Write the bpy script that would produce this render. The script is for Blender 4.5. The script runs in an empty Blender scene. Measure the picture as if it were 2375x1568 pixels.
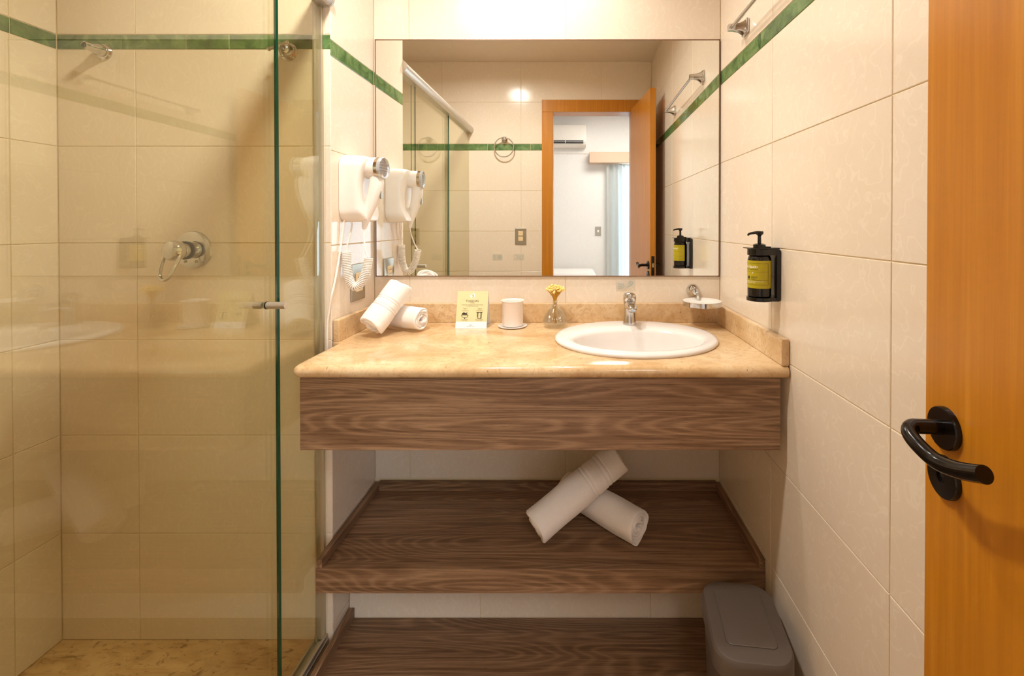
import bpy, bmesh, math, random
from mathutils import Vector, Matrix, Quaternion
random.seed(7)
C = bpy.context.scene.collection
SC = bpy.context.scene
PI = math.pi

# ------------------------------------------------------------------ camera
F_PX, W_PX, H_PX = 1060.0, 2375.0, 1568.0
PITCH = math.radians(0.5)
cam_d = bpy.data.cameras.new('camera'); cam = bpy.data.objects.new('camera', cam_d); C.objects.link(cam)
cam.location = (0, 0, 1.30); cam.rotation_euler = (PI/2 - PITCH, 0, 0)
cam_d.sensor_width = 36.0; cam_d.lens = F_PX / W_PX * 36.0
cam_d.shift_x = -(1330 - W_PX/2) / W_PX
cam_d.shift_y = -(H_PX/2 - (520 + F_PX*math.tan(PITCH))) / W_PX
cam_d.clip_start = 0.02
SC.camera = cam

# ------------------------------------------------------------------ world, light, exposure
SC.view_settings.view_transform = 'Standard'; SC.view_settings.look = 'None'
SC.view_settings.exposure = 0.0; SC.view_settings.gamma = 1.0; SC.view_settings.use_curve_mapping = False
wd = bpy.data.worlds.new('daylight'); SC.world = wd; wd.use_nodes = True
wd.node_tree.nodes['Background'].inputs[0].default_value = (0.66, 0.83, 1.0, 1)
wd.node_tree.nodes['Background'].inputs[1].default_value = 8.5
SC.cycles.max_bounces = 14; SC.cycles.diffuse_bounces = 7; SC.cycles.glossy_bounces = 8
SC.cycles.transparent_max_bounces = 24; SC.cycles.transmission_bounces = 8
SC.cycles.sample_clamp_indirect = 6.0; SC.cycles.use_denoising = True
SC.cycles.blur_glossy = 0.3

def area(name, loc, rot, size, power, col, shape='DISK', size_y=None, portal=False, spread=PI):
    l = bpy.data.lights.new(name, 'AREA'); l.shape = shape; l.size = size
    if size_y: l.size_y = size_y
    l.energy = power; l.color = col; l.spread = spread
    if portal: l.cycles.is_portal = True
    o = bpy.data.objects.new(name, l); C.objects.link(o); o.location = loc; o.rotation_euler = rot
    return o
LAMP = (1.0, 0.955, 0.90)
area('ceiling_spot', (-0.10, 1.45, 2.505), (0, 0, 0), 0.09, 6.6, LAMP, spread=math.radians(150))
area('ceiling_spot', (-0.50, 0.90, 2.505), (0, 0, 0), 0.16, 19.5, LAMP, spread=math.radians(165))
area('bedroom_fill', (0.6, -1.3, 2.68), (0, 0, 0), 0.8, 33.0, (1.0, 0.95, 0.90))  # added fill light to brighten the bedroom, no known fixture
area('window_portal', (1.35, -2.60, 1.05), (PI/2, 0, PI), 1.5, 1, (1, 1, 1), 'RECTANGLE', 2.1, portal=True)

# ------------------------------------------------------------------ helpers
def lin(r, g, b):
    f = lambda c: (c/255/12.92) if c/255 <= 0.04045 else ((c/255+0.055)/1.055)**2.4
    return (f(r), f(g), f(b), 1)

def mesh_of(bm, name):
    me = bpy.data.meshes.new(name); bmesh.ops.recalc_face_normals(bm, faces=bm.faces); bm.to_mesh(me); bm.free(); return me
def smooth(me, angle=35):
    for p in me.polygons: p.use_smooth = True
    try: me.set_sharp_from_angle(angle=math.radians(angle))
    except Exception: pass
def obj(name, bm, mat, parent=None, sm=False, shift=True, label=None, kind=None):
    """links bm as ONE mesh object; coordinates are world ones unless shift is False"""
    if shift and parent is not None and shift is not None:
        off = Vector((0, 0, 0)); p = parent
        while p is not None: off += p.location; p = p.parent
        bmesh.ops.translate(bm, vec=-off, verts=bm.verts)
    me = mesh_of(bm, name)
    if sm: smooth(me, sm if not isinstance(sm, bool) else 35)
    o = bpy.data.objects.new(name, me); C.objects.link(o)
    if mat: me.materials.append(mat)
    if parent is not None: o.parent = parent
    if label: o['label'] = label
    if kind: o['kind'] = kind
    return o
def tag(o, label=None, cat=None, group=None, kind=None):
    if label: o['label'] = label
    if cat: o['category'] = cat
    if group: o['group'] = group
    if kind: o['kind'] = kind
    return o
def thing(name, label, cat, loc=(0, 0, 0), rotz=0, group=None):
    o = bpy.data.objects.new(name, None); C.objects.link(o); o.empty_display_size = 0.05
    o.location = loc; o.rotation_euler = (0, 0, rotz)
    return tag(o, label, cat, group)

def box(bm, x0, x1, y0, y1, z0, z1, bev=0.0, seg=2):
    x0, x1 = min(x0, x1), max(x0, x1); y0, y1 = min(y0, y1), max(y0, y1); z0, z1 = min(z0, z1), max(z0, z1)
    r = bmesh.ops.create_cube(bm, size=1.0)
    vs = r['verts']
    for v in vs:
        v.co = Vector((x0 + (v.co.x+.5)*(x1-x0), y0 + (v.co.y+.5)*(y1-y0), z0 + (v.co.z+.5)*(z1-z0)))
    if bev:
        es = set(e for v in vs for e in v.link_edges)
        bmesh.ops.bevel(bm, geom=list(es), offset=bev, segments=seg, affect='EDGES', profile=0.5)
    return bm
def B(*a, **k): return box(bmesh.new(), *a, **k)
def frame_to(p, d, up=(0, 0, 1)):
    d = Vector(d).normalized(); up = Vector(up)
    if abs(d.dot(up)) > 0.99: up = Vector((0, 1, 0))
    x = up.cross(d).normalized(); y = d.cross(x)
    return Matrix(((x.x, y.x, d.x, p[0]), (x.y, y.y, d.y, p[1]), (x.z, y.z, d.z, p[2]), (0, 0, 0, 1)))
def lathe(bm, prof, mat=None, seg=32, cap0=True, cap1=True, closed=False):
    """prof: (radius, height) pairs about local z; mat: 4x4"""
    mat = mat or Matrix.Identity(4); rings = []
    for r, h in prof:
        if r < 1e-6: rings.append([bm.verts.new(mat @ Vector((0, 0, h)))])
        else: rings.append([bm.verts.new(mat @ Vector((r*math.cos(2*PI*i/seg), r*math.sin(2*PI*i/seg), h))) for i in range(seg)])
    pairs = list(zip(rings, rings[1:])) + ([(rings[-1], rings[0])] if closed else [])
    for a, b in pairs:
        for i in range(seg):
            j = (i+1) % seg
            if len(a) == 1 and len(b) == 1: continue
            if len(a) == 1: bm.faces.new((a[0], b[i], b[j]))
            elif len(b) == 1: bm.faces.new((a[i], a[j], b[0]))
            else: bm.faces.new((a[i], a[j], b[j], b[i]))
    if not closed:
        if cap0 and len(rings[0]) > 1: bm.faces.new(rings[0][::-1])
        if cap1 and len(rings[-1]) > 1: bm.faces.new(rings[-1])
    return bm
def spline(pts, n=8):
    P = [Vector(p) for p in pts]; out = []
    for i in range(len(P)-1):
        p0 = P[max(i-1, 0)]; p1 = P[i]; p2 = P[i+1]; p3 = P[min(i+2, len(P)-1)]
        for k in range(n):
            t = k/n
            out.append(0.5*((2*p1) + (-p0+p2)*t + (2*p0-5*p1+4*p2-p3)*t*t + (-p0+3*p1-3*p2+p3)*t**3))
    out.append(P[-1]); return out
def tube(bm, pts, rad, seg=12, caps=True, closed=False):
    P = [Vector(p) for p in pts]; n = len(P)
    R = rad if isinstance(rad, (list, tuple)) else [rad]*n
    if len(R) != n:
        R = [R[min(int(i*(len(R)-1)/(n-1)), len(R)-2)]*(1-((i*(len(R)-1)/(n-1)) % 1 if i < n-1 else 1)) + R[min(int(i*(len(R)-1)/(n-1)), len(R)-2)+1]*((i*(len(R)-1)/(n-1)) % 1 if i < n-1 else 1) for i in range(n)]
    rings = []; prev = None
    for i in range(n):
        if closed: t = (P[(i+1) % n]-P[i-1]).normalized()
        else: t = (P[min(i+1, n-1)]-P[max(i-1, 0)]).normalized()
        if prev is None:
            a = Vector((0, 0, 1)) if abs(t.z) < .9 else Vector((1, 0, 0)); x = t.cross(a).normalized()
        else: x = (prev - t*prev.dot(t)).normalized()
        prev = x; y = t.cross(x)
        rings.append([bm.verts.new(P[i] + (x*math.cos(2*PI*k/seg) + y*math.sin(2*PI*k/seg))*R[i]) for k in range(seg)])
    for a, b in list(zip(rings, rings[1:])) + ([(rings[-1], rings[0])] if closed else []):
        for k in range(seg): bm.faces.new((a[k], a[(k+1) % seg], b[(k+1) % seg], b[k]))
    if caps and not closed: bm.faces.new(rings[0][::-1]); bm.faces.new(rings[-1])
    return bm
def rrect(w, d, r, n=6):
    out = []
    for cx, cy, a0 in ((w/2-r, d/2-r, 0), (-w/2+r, d/2-r, PI/2), (-w/2+r, -d/2+r, PI), (w/2-r, -d/2+r, 1.5*PI)):
        for k in range(n+1):
            a = a0 + PI/2*k/n; out.append((cx + r*math.cos(a), cy + r*math.sin(a)))
    return out
def loft(bm, loops, cap0=True, cap1=True):
    rings = [[bm.verts.new(p) for p in L] for L in loops]; n = len(rings[0])
    for a, b in zip(rings, rings[1:]):
        for i in range(n): bm.faces.new((a[i], a[(i+1) % n], b[(i+1) % n], b[i]))
    if cap0: bm.faces.new(rings[0][::-1])
    if cap1: bm.faces.new(rings[-1])
    return bm
def prism(bm, pts2, f, y0, y1):
    """extrude 2-D polygon; f maps (a, b, depth) to a point"""
    return loft(bm, [[f(a, b, y0) for a, b in pts2], [f(a, b, y1) for a, b in pts2]])

def text_bm(s, size, align='LEFT', shear=0.0, extrude=0.0, space=1.0):
    cu = bpy.data.curves.new('t', 'FONT'); cu.body = s; cu.size = size; cu.align_x = align
    cu.shear = shear; cu.extrude = extrude; cu.space_character = space; cu.resolution_u = 3
    o = bpy.data.objects.new('t', cu); C.objects.link(o)
    dg = bpy.context.evaluated_depsgraph_get(); dg.update()
    me = bpy.data.meshes.new_from_object(o.evaluated_get(dg))
    bm = bmesh.new(); bm.from_mesh(me)
    bpy.data.objects.remove(o); bpy.data.meshes.remove(me); bpy.data.curves.remove(cu)
    return bm
def add_bm(dst, src, fn):
    m = {}
    for v in src.verts: m[v] = dst.verts.new(fn(v.co))
    for f in src.faces:
        try: dst.faces.new([m[v] for v in f.verts])
        except ValueError: pass
    src.free(); return dst

# ------------------------------------------------------------------ materials
class NT:
    def __init__(s, name):
        s.m = bpy.data.materials.new(name); s.m.use_nodes = True; s.t = s.m.node_tree; s.t.nodes.clear()
        s.out = s.n('ShaderNodeOutputMaterial')
    def n(s, typ, **k):
        nd = s.t.nodes.new(typ)
        for a, b in k.items(): setattr(nd, a, b)
        return nd
    def l(s, a, b): s.t.links.new(a, b)
    def val(s, x):
        nd = s.n('ShaderNodeValue'); nd.outputs[0].default_value = x; return nd.outputs[0]
    def math(s, op, a, b=0.0):
        nd = s.n('ShaderNodeMath', operation=op)
        for i, q in enumerate((a, b)):
            if isinstance(q, (int, float)): nd.inputs[i].default_value = q
            else: s.l(q, nd.inputs[i])
        return nd.outputs[0]
    def pos(s, scale=(1, 1, 1), rnd=0.0, obj=False, rot=(0, 0, 0)):
        mp = s.n('ShaderNodeMapping'); mp.inputs['Scale'].default_value = scale; mp.inputs['Rotation'].default_value = rot
        if obj: src = s.n('ShaderNodeTexCoord').outputs['Object']
        else: src = s.n('ShaderNodeNewGeometry').outputs['Position']
        if rnd:
            oi = s.n('ShaderNodeObjectInfo'); c = s.n('ShaderNodeCombineXYZ')
            for i, k in enumerate((rnd, rnd*1.7, rnd*0.6)): s.l(s.math('MULTIPLY', oi.outputs['Random'], k), c.inputs[i])
            ad = s.n('ShaderNodeVectorMath', operation='ADD'); s.l(src, ad.inputs[0]); s.l(c.outputs[0], ad.inputs[1]); src = ad.outputs[0]
        s.l(src, mp.inputs[0]); return mp.outputs[0]
    def noise(s, vec, scale, detail=4, rough=.5, dist=0.0):
        nd = s.n('ShaderNodeTexNoise'); s.l(vec, nd.inputs['Vector'])
        nd.inputs['Scale'].default_value = scale; nd.inputs['Detail'].default_value = detail
        nd.inputs['Roughness'].default_value = rough; nd.inputs['Distortion'].default_value = dist
        return nd.outputs['Fac']
    def ramp(s, fac, stops, interp='LINEAR'):
        nd = s.n('ShaderNodeValToRGB'); cr = nd.color_ramp; cr.interpolation = interp
        while len(cr.elements) < len(stops): cr.elements.new(0.5)
        for e, (p, c) in zip(cr.elements, stops): e.position = p; e.color = c if len(c) == 4 else (*c, 1)
        s.l(fac, nd.inputs[0]); return nd.outputs[0]
    def mix(s, fac, a, b, typ='MIX'):
        nd = s.n('ShaderNodeMix', data_type='RGBA', blend_type=typ)
        for i, q in ((0, fac), (6, a), (7, b)):
            if isinstance(q, (int, float)): nd.inputs[i].default_value = q
            elif isinstance(q, tuple): nd.inputs[i].default_value = q
            else: s.l(q, nd.inputs[i])
        return nd.outputs[2]
    def bump(s, h, strength=.2, dist=.001):
        nd = s.n('ShaderNodeBump'); s.l(h, nd.inputs['Height']); nd.inputs['Strength'].default_value = strength
        nd.inputs['Distance'].default_value = dist; return nd.outputs[0]
    def bsdf(s, col, rough=.5, metal=0.0, bump=None, **k):
        p = s.n('ShaderNodeBsdfPrincipled')
        for key, q in (('Base Color', col), ('Roughness', rough), ('Metallic', metal)):
            if isinstance(q, (int, float, tuple)): p.inputs[key].default_value = q
            else: s.l(q, p.inputs[key])
        if bump is not None: s.l(bump, p.inputs['Normal'])
        for key, q in k.items(): p.inputs[key.replace('_', ' ')].default_value = q
        s.l(p.outputs[0], s.out.inputs[0]); return p

def plain(name, col, rough=.5, metal=0.0, **k):
    n = NT(name); v = n.pos((1, 1, 1)); nz = n.noise(v, 30, 3)
    c2 = tuple(min(1, c*0.93) for c in col[:3]) + (1,)
    n.bsdf(n.mix(nz, col, c2), rough, metal, **k); return n.m

def mk_tile():
    n = NT('cream_glazed_tile'); v = n.pos((1, 1, 1), rnd=9)
    big = n.noise(v, 3.0, 5, .55, .6); fine = n.noise(v, 46, 4, .6, 1.5)
    base = n.mix(big, lin(232, 220, 204), lin(227, 213, 193))
    base = n.mix(n.math('MULTIPLY', fine, .30), base, lin(212, 190, 158))
    oi = n.n('ShaderNodeObjectInfo')
    rg0 = n.n('ShaderNodeTexWave'); rg0.inputs['Scale'].default_value = 10; rg0.inputs['Distortion'].default_value = 24; rg0.inputs['Detail'].default_value = 3; n.l(v, rg0.inputs[0])
    base = n.mix(n.ramp(rg0.outputs['Fac'], [(0.0, (.35, .35, .35)), (0.07, (0, 0, 0))]), base, lin(240, 230, 210))
    base = n.mix(n.math('MULTIPLY', oi.outputs['Random'], .14), base, lin(218, 198, 168))
    rg = n.n('ShaderNodeTexWave'); rg.inputs['Scale'].default_value = 11; rg.inputs['Distortion'].default_value = 22; rg.inputs['Detail'].default_value = 3
    n.l(v, rg.inputs[0])
    line = n.ramp(rg.outputs['Fac'], [(0.0, (1, 1, 1)), (0.06, (0, 0, 0))])
    n.bsdf(base, .13, 0, n.bump(n.math('ADD', n.math('MULTIPLY', line, .5), fine), .10, .0009), Specular_IOR_Level=.5)
    return n.m
def mk_green():
    n = NT('green_marbled_tile'); v = n.pos((1, 1, 1), rnd=7)
    a = n.noise(v, 14, 6, .6, 1.2)
    col = n.ramp(a, [(0.28, lin(44, 74, 44)), (0.5, lin(86, 118, 68)), (0.72, lin(126, 150, 98))])
    vo = n.n('ShaderNodeTexVoronoi', feature='DISTANCE_TO_EDGE'); vo.inputs['Scale'].default_value = 14
    ds = n.mix(.22, v, n.n('ShaderNodeTexNoise').outputs['Color']); n.l(ds, vo.inputs['Vector'])
    vein = n.ramp(vo.outputs['Distance'], [(0.0, (1, 1, 1)), (0.03, (0, 0, 0))])
    n.bsdf(n.mix(n.math('MULTIPLY', vein, .35), col, lin(36, 52, 34)), .10, 0); return n.m
def mk_wood(name='walnut_laminate', rot=(0, 0, 0)):
    n = NT(name); v = n.pos((1, 1, 1), rnd=3, rot=rot)
    def sc(x, y, z): mp = n.n('ShaderNodeMapping'); mp.inputs['Scale'].default_value = (x, y, z); n.l(v, mp.inputs[0]); return mp.outputs[0]
    n1 = n.noise(sc(.8, 7, 9), 1.0, 1.5, .4, .2)
    cath = n.math('ADD', n.math('MULTIPLY', n.math('SINE', n.math('MULTIPLY', n1, 190.0)), .5), .5)
    cath = n.math('POWER', cath, 2.5)
    streak = n.noise(sc(1.1, 55, 55), 2.2, 6, .62)
    broad = n.noise(sc(.6, 16, 16), 1.5, 3, .5)
    pore = n.noise(sc(9, 320, 320), 2.0, 3, .6)
    k = n.math('ADD', n.math('ADD', n.math('MULTIPLY', cath, .12), n.math('MULTIPLY', streak, .66)), n.math('MULTIPLY', broad, .26))
    col = n.ramp(k, [(0.30, lin(88, 63, 43)), (0.43, lin(118, 88, 63)), (0.55, lin(144, 112, 84)), (0.70, lin(168, 136, 106))])
    col = n.mix(n.ramp(pore, [(0.30, (.65, .65, .65)), (0.46, (0, 0, 0))]), col, lin(66, 42, 26))
    n.bsdf(col, .42, 0, n.bump(streak, .15, .0006)); return n.m
def mk_door():
    n = NT('honey_veneer'); v = n.pos((60, 60, 1.6)); a = n.noise(v, 1.3, 6, .62, .3); b = n.noise(n.pos((180, 180, 5)), 1.5, 3, .6)
    col = n.ramp(a, [(0.3, lin(178, 112, 18)), (0.55, lin(192, 124, 24)), (0.75, lin(204, 138, 38))])
    n.bsdf(n.mix(n.math('MULTIPLY', b, .22), col, lin(140, 78, 14)), .30); return n.m
def mk_marble():
    n = NT('cream_marble'); v = n.pos((1, 1.25, 1)); a = n.noise(v, 5, 6, .6, .8); b = n.noise(v, 26, 5, .6, 2.5)
    col = n.ramp(a, [(0.30, lin(186, 150, 104)), (0.5, lin(210, 178, 134)), (0.72, lin(226, 202, 164))])
    vein = n.ramp(b, [(0.34, (.9, .9, .9)), (0.48, (0, 0, 0))])
    col = n.mix(n.math('MULTIPLY', vein, .50), col, lin(178, 134, 84))
    rg = n.n('ShaderNodeTexWave'); rg.inputs['Scale'].default_value = 9; rg.inputs['Distortion'].default_value = 18; rg.inputs['Detail'].default_value = 4; rg.inputs['Detail Scale'].default_value = 2.2; n.l(v, rg.inputs[0])
    ln = n.ramp(rg.outputs['Fac'], [(0.0, (1, 1, 1)), (0.05, (0, 0, 0))])
    col = n.mix(n.math('MULTIPLY', ln, .20), col, lin(160, 118, 72))
    spots = n.noise(v, 70, 2, .5); sp = n.ramp(spots, [(0.70, (0, 0, 0)), (0.74, (1, 1, 1))])
    n.bsdf(n.mix(n.math('MULTIPLY', sp, .7), col, lin(128, 84, 44)), .12); return n.m
def mk_floor():
    n = NT('veined_floor_marble'); v = n.pos((1.0, 2.2, 1), rot=(0, 0, .5)); a = n.noise(v, 6, 6, .6, 1.5); b = n.noise(v, 19, 5, .65, 2)
    col = n.ramp(a, [(0.3, lin(176, 138, 90)), (0.6, lin(206, 172, 124))])
    n.bsdf(n.mix(n.ramp(b, [(0.34, (.7, .7, .7)), (0.44, (0, 0, 0))]), col, lin(120, 82, 46)), .3); return n.m
def mk_glass(name, tint, ior_k=0.04, rough=0.0):
    n = NT(name); tr = n.n('ShaderNodeBsdfTransparent'); tr.inputs[0].default_value = (*tint, 1)
    gl = n.n('ShaderNodeBsdfGlossy'); gl.inputs['Roughness'].default_value = rough; gl.inputs[0].default_value = (1, 1, 1, 1)
    lw = n.n('ShaderNodeLayerWeight'); lw.inputs[0].default_value = .5
    f = n.math('ADD', n.math('MULTIPLY', n.math('POWER', lw.outputs['Facing'], 5.0), .96), ior_k)
    mx = n.n('ShaderNodeMixShader'); n.l(f, mx.inputs[0]); n.l(tr.outputs[0], mx.inputs[1]); n.l(gl.outputs[0], mx.inputs[2])
    n.l(mx.outputs[0], n.out.inputs[0]); return n.m
def mk_towel(name, col):
    n = NT(name); v = n.pos((1, 1, 1), obj=True); a = n.noise(v, 420, 3, .6); b = n.noise(v, 60, 4, .6)
    n.bsdf(n.mix(b, col, tuple(c*.93 for c in col[:3])+(1,)), .95, 0, n.bump(n.math('ADD', a, n.math('MULTIPLY', b, .8)), .5, .0015), Sheen_Weight=.25); return n.m
def mk_sheer():
    n = NT('sheer_curtain_cloth'); a = n.n('ShaderNodeBsdfTranslucent'); a.inputs[0].default_value = (.50, .53, .53, 1)
    d = n.n('ShaderNodeBsdfDiffuse'); d.inputs[0].default_value = (.90, .90, .86, 1)
    t = n.n('ShaderNodeBsdfTransparent'); wv = n.noise(n.pos((160, 160, 3)), 1.0, 2)
    mx = n.n('ShaderNodeMixShader'); mx.inputs[0].default_value = .40; n.l(a.outputs[0], mx.inputs[1]); n.l(d.outputs[0], mx.inputs[2])
    m2 = n.n('ShaderNodeMixShader'); n.l(n.math('MULTIPLY', wv, .14), m2.inputs[0]); n.l(mx.outputs[0], m2.inputs[1]); n.l(t.outputs[0], m2.inputs[2])
    n.l(m2.outputs[0], n.out.inputs[0]); return n.m

WOODY = mk_wood('walnut_laminate_lengthwise', (0, 0, PI/2))
TILE, GREEN, WOOD, DOOR, MARBLE, FLOORM = mk_tile(), mk_green(), mk_wood(), mk_door(), mk_marble(), mk_floor()
GROUT = plain('cream_grout', lin(226, 208, 172), .85)
PAINT = plain('white_ceiling_paint', lin(226, 214, 196), .9)
BEDPAINT = plain('off_white_wall_paint', lin(238, 234, 230), .9)
CHROME = plain('polished_chrome', lin(214, 214, 214), .10, 1.0)
STEEL = plain('brushed_steel', lin(176, 168, 152), .32, 1.0)
ALU = plain('satin_aluminium', lin(206, 200, 190), .38, .85)
WHITEPL = plain('white_plastic', lin(240, 232, 222), .25)
CREAMPL = plain('cream_plastic', lin(232, 206, 160), .35)
CERAMIC = plain('white_ceramic', lin(230, 225, 220), .10)
CUPMAT = plain('matt_white_porcelain', lin(238, 228, 220), .4)
BLACK = plain('black_gloss_plastic', lin(16, 12, 10), .16)
BRONZE = plain('dark_bronze_handle', lin(22, 15, 10), .18, .35)
DARK = plain('near_black', lin(8, 7, 6), .5)
GREYBIN = plain('grey_brown_plastic', lin(88, 77, 68), .45)
GREYLID = plain('grey_brown_lid_plastic', lin(92, 81, 72), .40)
LIME = plain('olive_green_label', lin(176, 160, 6), .45)
CARDC = plain('pale_green_card', lin(222, 210, 160), .7)
WHITEP = plain('white_paper', lin(240, 240, 242), .7)
INK = plain('black_ink', lin(46, 44, 34), .8)
INKW = plain('white_ink', lin(250, 250, 240), .6)
INKG = plain('lime_ink', lin(178, 180, 60), .7)
EDGEG = plain('green_glass_edge', lin(4, 66, 44), .15)
BROWN = plain('brown_mirror_edge', lin(122, 88, 62), .4)
BOXW = plain('pale_limed_wood', lin(206, 178, 152), .6)
STEMM = plain('golden_dry_stem', lin(206, 156, 52), .7)
HEADM = plain('pale_yellow_dry_flower', lin(248, 222, 132), .7)
BLUEP = plain('pale_blue_print', lin(176, 192, 186), .6)
STICK = mk_glass('clear_sticker_film', (.985, .99, .985), .06, .2)
GLASS = mk_glass('tinted_shower_glass', (.95, .952, .835), .07)
CLEAR = mk_glass('clear_glass', (.93, .94, .93), .12)
FROST = plain('frosted_glass_dish', lin(240, 236, 228), .15)
TOWEL = mk_towel('white_terry', lin(240, 234, 228)); TOWEL2 = TOWEL
SHEER = mk_sheer()
nm = NT('silvered_mirror'); gg = nm.n('ShaderNodeBsdfGlossy'); gg.inputs['Roughness'].default_value = 0.0
gg.inputs[0].default_value = (.93, .95, .93, 1); nm.l(gg.outputs[0], nm.out.inputs[0]); MIRROR = nm.m

# ------------------------------------------------------------------ tiled walls
TG = 0.0022; TP = 0.0022
tile_cache = {}
def tile_mesh(du, dv, mat):
    key = (round(du, 4), round(dv, 4), mat.name)
    if key in tile_cache: return tile_cache[key]
    c = min(.0012, du/4, dv/4); bm = bmesh.new(); L = []
    for (i, y) in ((0, 0.0), (0, TP-c*.7), (c, TP)):
        L.append([bm.verts.new((sx*(du/2-i), y, sz*(dv/2-i))) for sx, sz in ((-1, -1), (1, -1), (1, 1), (-1, 1))])
    for a, b in zip(L, L[1:]):
        for i in range(4): bm.faces.new((a[i], a[(i+1) % 4], b[(i+1) % 4], b[i]))
    bm.faces.new(L[-1])
    me = mesh_of(bm, 'tile'); me.materials.append(mat); tile_cache[key] = me; return me
def tiled(parent, o, u, nrm, cols, rows, mat, holes=(), name='tile'):
    """o: origin on the finished face, u: unit along the wall, nrm: into the room; pieces are children of parent"""
    o, u, nrm = Vector(o), Vector(u).normalized(), Vector(nrm).normalized()
    for a, b in zip(cols, cols[1:]):
        for c, d in zip(rows, rows[1:]):
            rects = [(a, b, c, d)]
            for (h0, h1, k0, k1) in holes:
                nr = []
                for (p, q, r, s) in rects:
                    if q <= h0 or p >= h1 or s <= k0 or r >= k1: nr.append((p, q, r, s)); continue
                    if p < h0: nr.append((p, h0, r, s))
                    if q > h1: nr.append((h1, q, r, s))
                    if s > k1: nr.append((max(p, h0), min(q, h1), k1, s))
                    if r < k0: nr.append((max(p, h0), min(q, h1), r, k0))
                rects = nr
            for (p, q, r, s) in rects:
                du, dv = q-p-TG, s-r-TG
                if du < .006 or dv < .006: continue
                t = bpy.data.objects.new(name, tile_mesh(du, dv, mat)); C.objects.link(t)
                ctr = o + u*((p+q)/2) + Vector((0, 0, (r+s)/2)) - nrm*TP
                # local x -> u, y -> nrm, z -> up ; flip x when the frame would be left handed
                x = u if u.cross(nrm).z > 0 else -u
                M = Matrix(((x.x, nrm.x, 0, ctr.x), (x.y, nrm.y, 0, ctr.y), (0, 0, 1, ctr.z), (0, 0, 0, 1)))
                t.parent = parent; t.matrix_local = M
def struct(name, bm, mat, label=None):
    o = obj(name, bm, mat); o['kind'] = 'structure'
    if label: o['label'] = label
    return o

ZF, ZS, ZC = -0.05, -0.015, 2.513
rows_b = [ZF, .0255, .3255, .630, .9325, 1.233, 1.5317, 1.829]
rows_bt = [1.8784, 2.18, 2.481, ZC]
rows_s = [ZS, .3237, .6345, .936, 1.2405, 1.5438, 1.847]
rows_st = [1.8931, 2.194, 2.494, ZC]
rows_r = [ZF, .043, .344, .645, .9468, 1.2472, 1.5507, 1.8502]
rows_rt = [1.8996, 2.2105, 2.5125]
D, S, RW = 1.744, 1.434, 0.056
XL, XW = -1.616, -0.760
DX = 0.0132
def xr(y): return .5595 + DX*(D-y)

# back wall of the niche
wb = struct('wall_back', B(-.86, .68, D+TP, D+.12, ZF-.05, ZC+.05), GROUT)
cb = [XW, -.6261, -.030, xr(D)]
tiled(wb, (0, D, 0), (1, 0, 0), (0, -1, 0), cb, rows_b[2:], TILE)
tiled(wb, (0, D, 0), (1, 0, 0), (0, -1, 0), cb, rows_bt, TILE)
tiled(wb, (0, D, 0), (1, 0, 0), (0, -1, 0), [XW, -.50, -.18, .14, .46, xr(D)], [1.829, 1.8784], GREEN, name='border_tile')
# low boxed step at the foot of the back wall
ws = struct('wall_step', B(-.758, .559, 1.537, D-.01, ZF, .215), GROUT)
tiled(ws, (0, 1.535, 0), (1, 0, 0), (0, -1, 0), [-.758, -.3157, .2608, .559], [ZF, .215], TILE)
# short side wall of the niche
ww = struct('wall_wing', B(XW-.10, XW-TP, S+TP, D+.05, ZF-.05, ZC+.05), GROUT)
tiled(ww, (XW, 0, 0), (0, 1, 0), (1, 0, 0), [S, D], rows_b, TILE)
tiled(ww, (XW, 0, 0), (0, 1, 0), (1, 0, 0), [S, D], rows_bt, TILE)
tiled(ww, (XW, 0, 0), (0, 1, 0), (1, 0, 0), [S, D], [1.829, 1.8784], GREEN, name='border_tile')
# shower back wall (its last strip of tiles shows beside the glass)
wsb = struct('wall_shower_back', B(XL-.12, XW-.10, S+TP, S+.14, ZS-.10, ZC+.05), GROUT)
fr = B(XW-.1001, XW-TP, S+TP*.5, S+TP+.001, ZF, ZC)
struct('trim_1', fr, GROUT)
cs = [XL, -1.371, -.779, XW]
tiled(wsb, (0, S, 0), (1, 0, 0), (0, -1, 0), cs, rows_s, TILE)
tiled(wsb, (0, S, 0), (1, 0, 0), (0, -1, 0), cs, rows_st, TILE)
tiled(wsb, (0, S, 0), (1, 0, 0), (0, -1, 0), [XL, -1.4141, -1.2119, -1.0771, -.802, XW], [1.847, 1.8931], GREEN, name='border_tile')
# left wall
wl = struct('wall_left', B(XL-.12, XL-TP, RW-.12, S+.14, ZS-.10, ZC+.05), GROUT)
cl = [RW, .121, .717, 1.313, S]
tiled(wl, (XL, 0, 0), (0, 1, 0), (1, 0, 0), cl, rows_s, TILE)
tiled(wl, (XL, 0, 0), (0, 1, 0), (1, 0, 0), cl, rows_st, TILE)
tiled(wl, (XL, 0, 0), (0, 1, 0), (1, 0, 0), [RW, .356, .676, .996, 1.316, S], [1.847, 1.8931], GREEN, name='border_tile')
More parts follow.
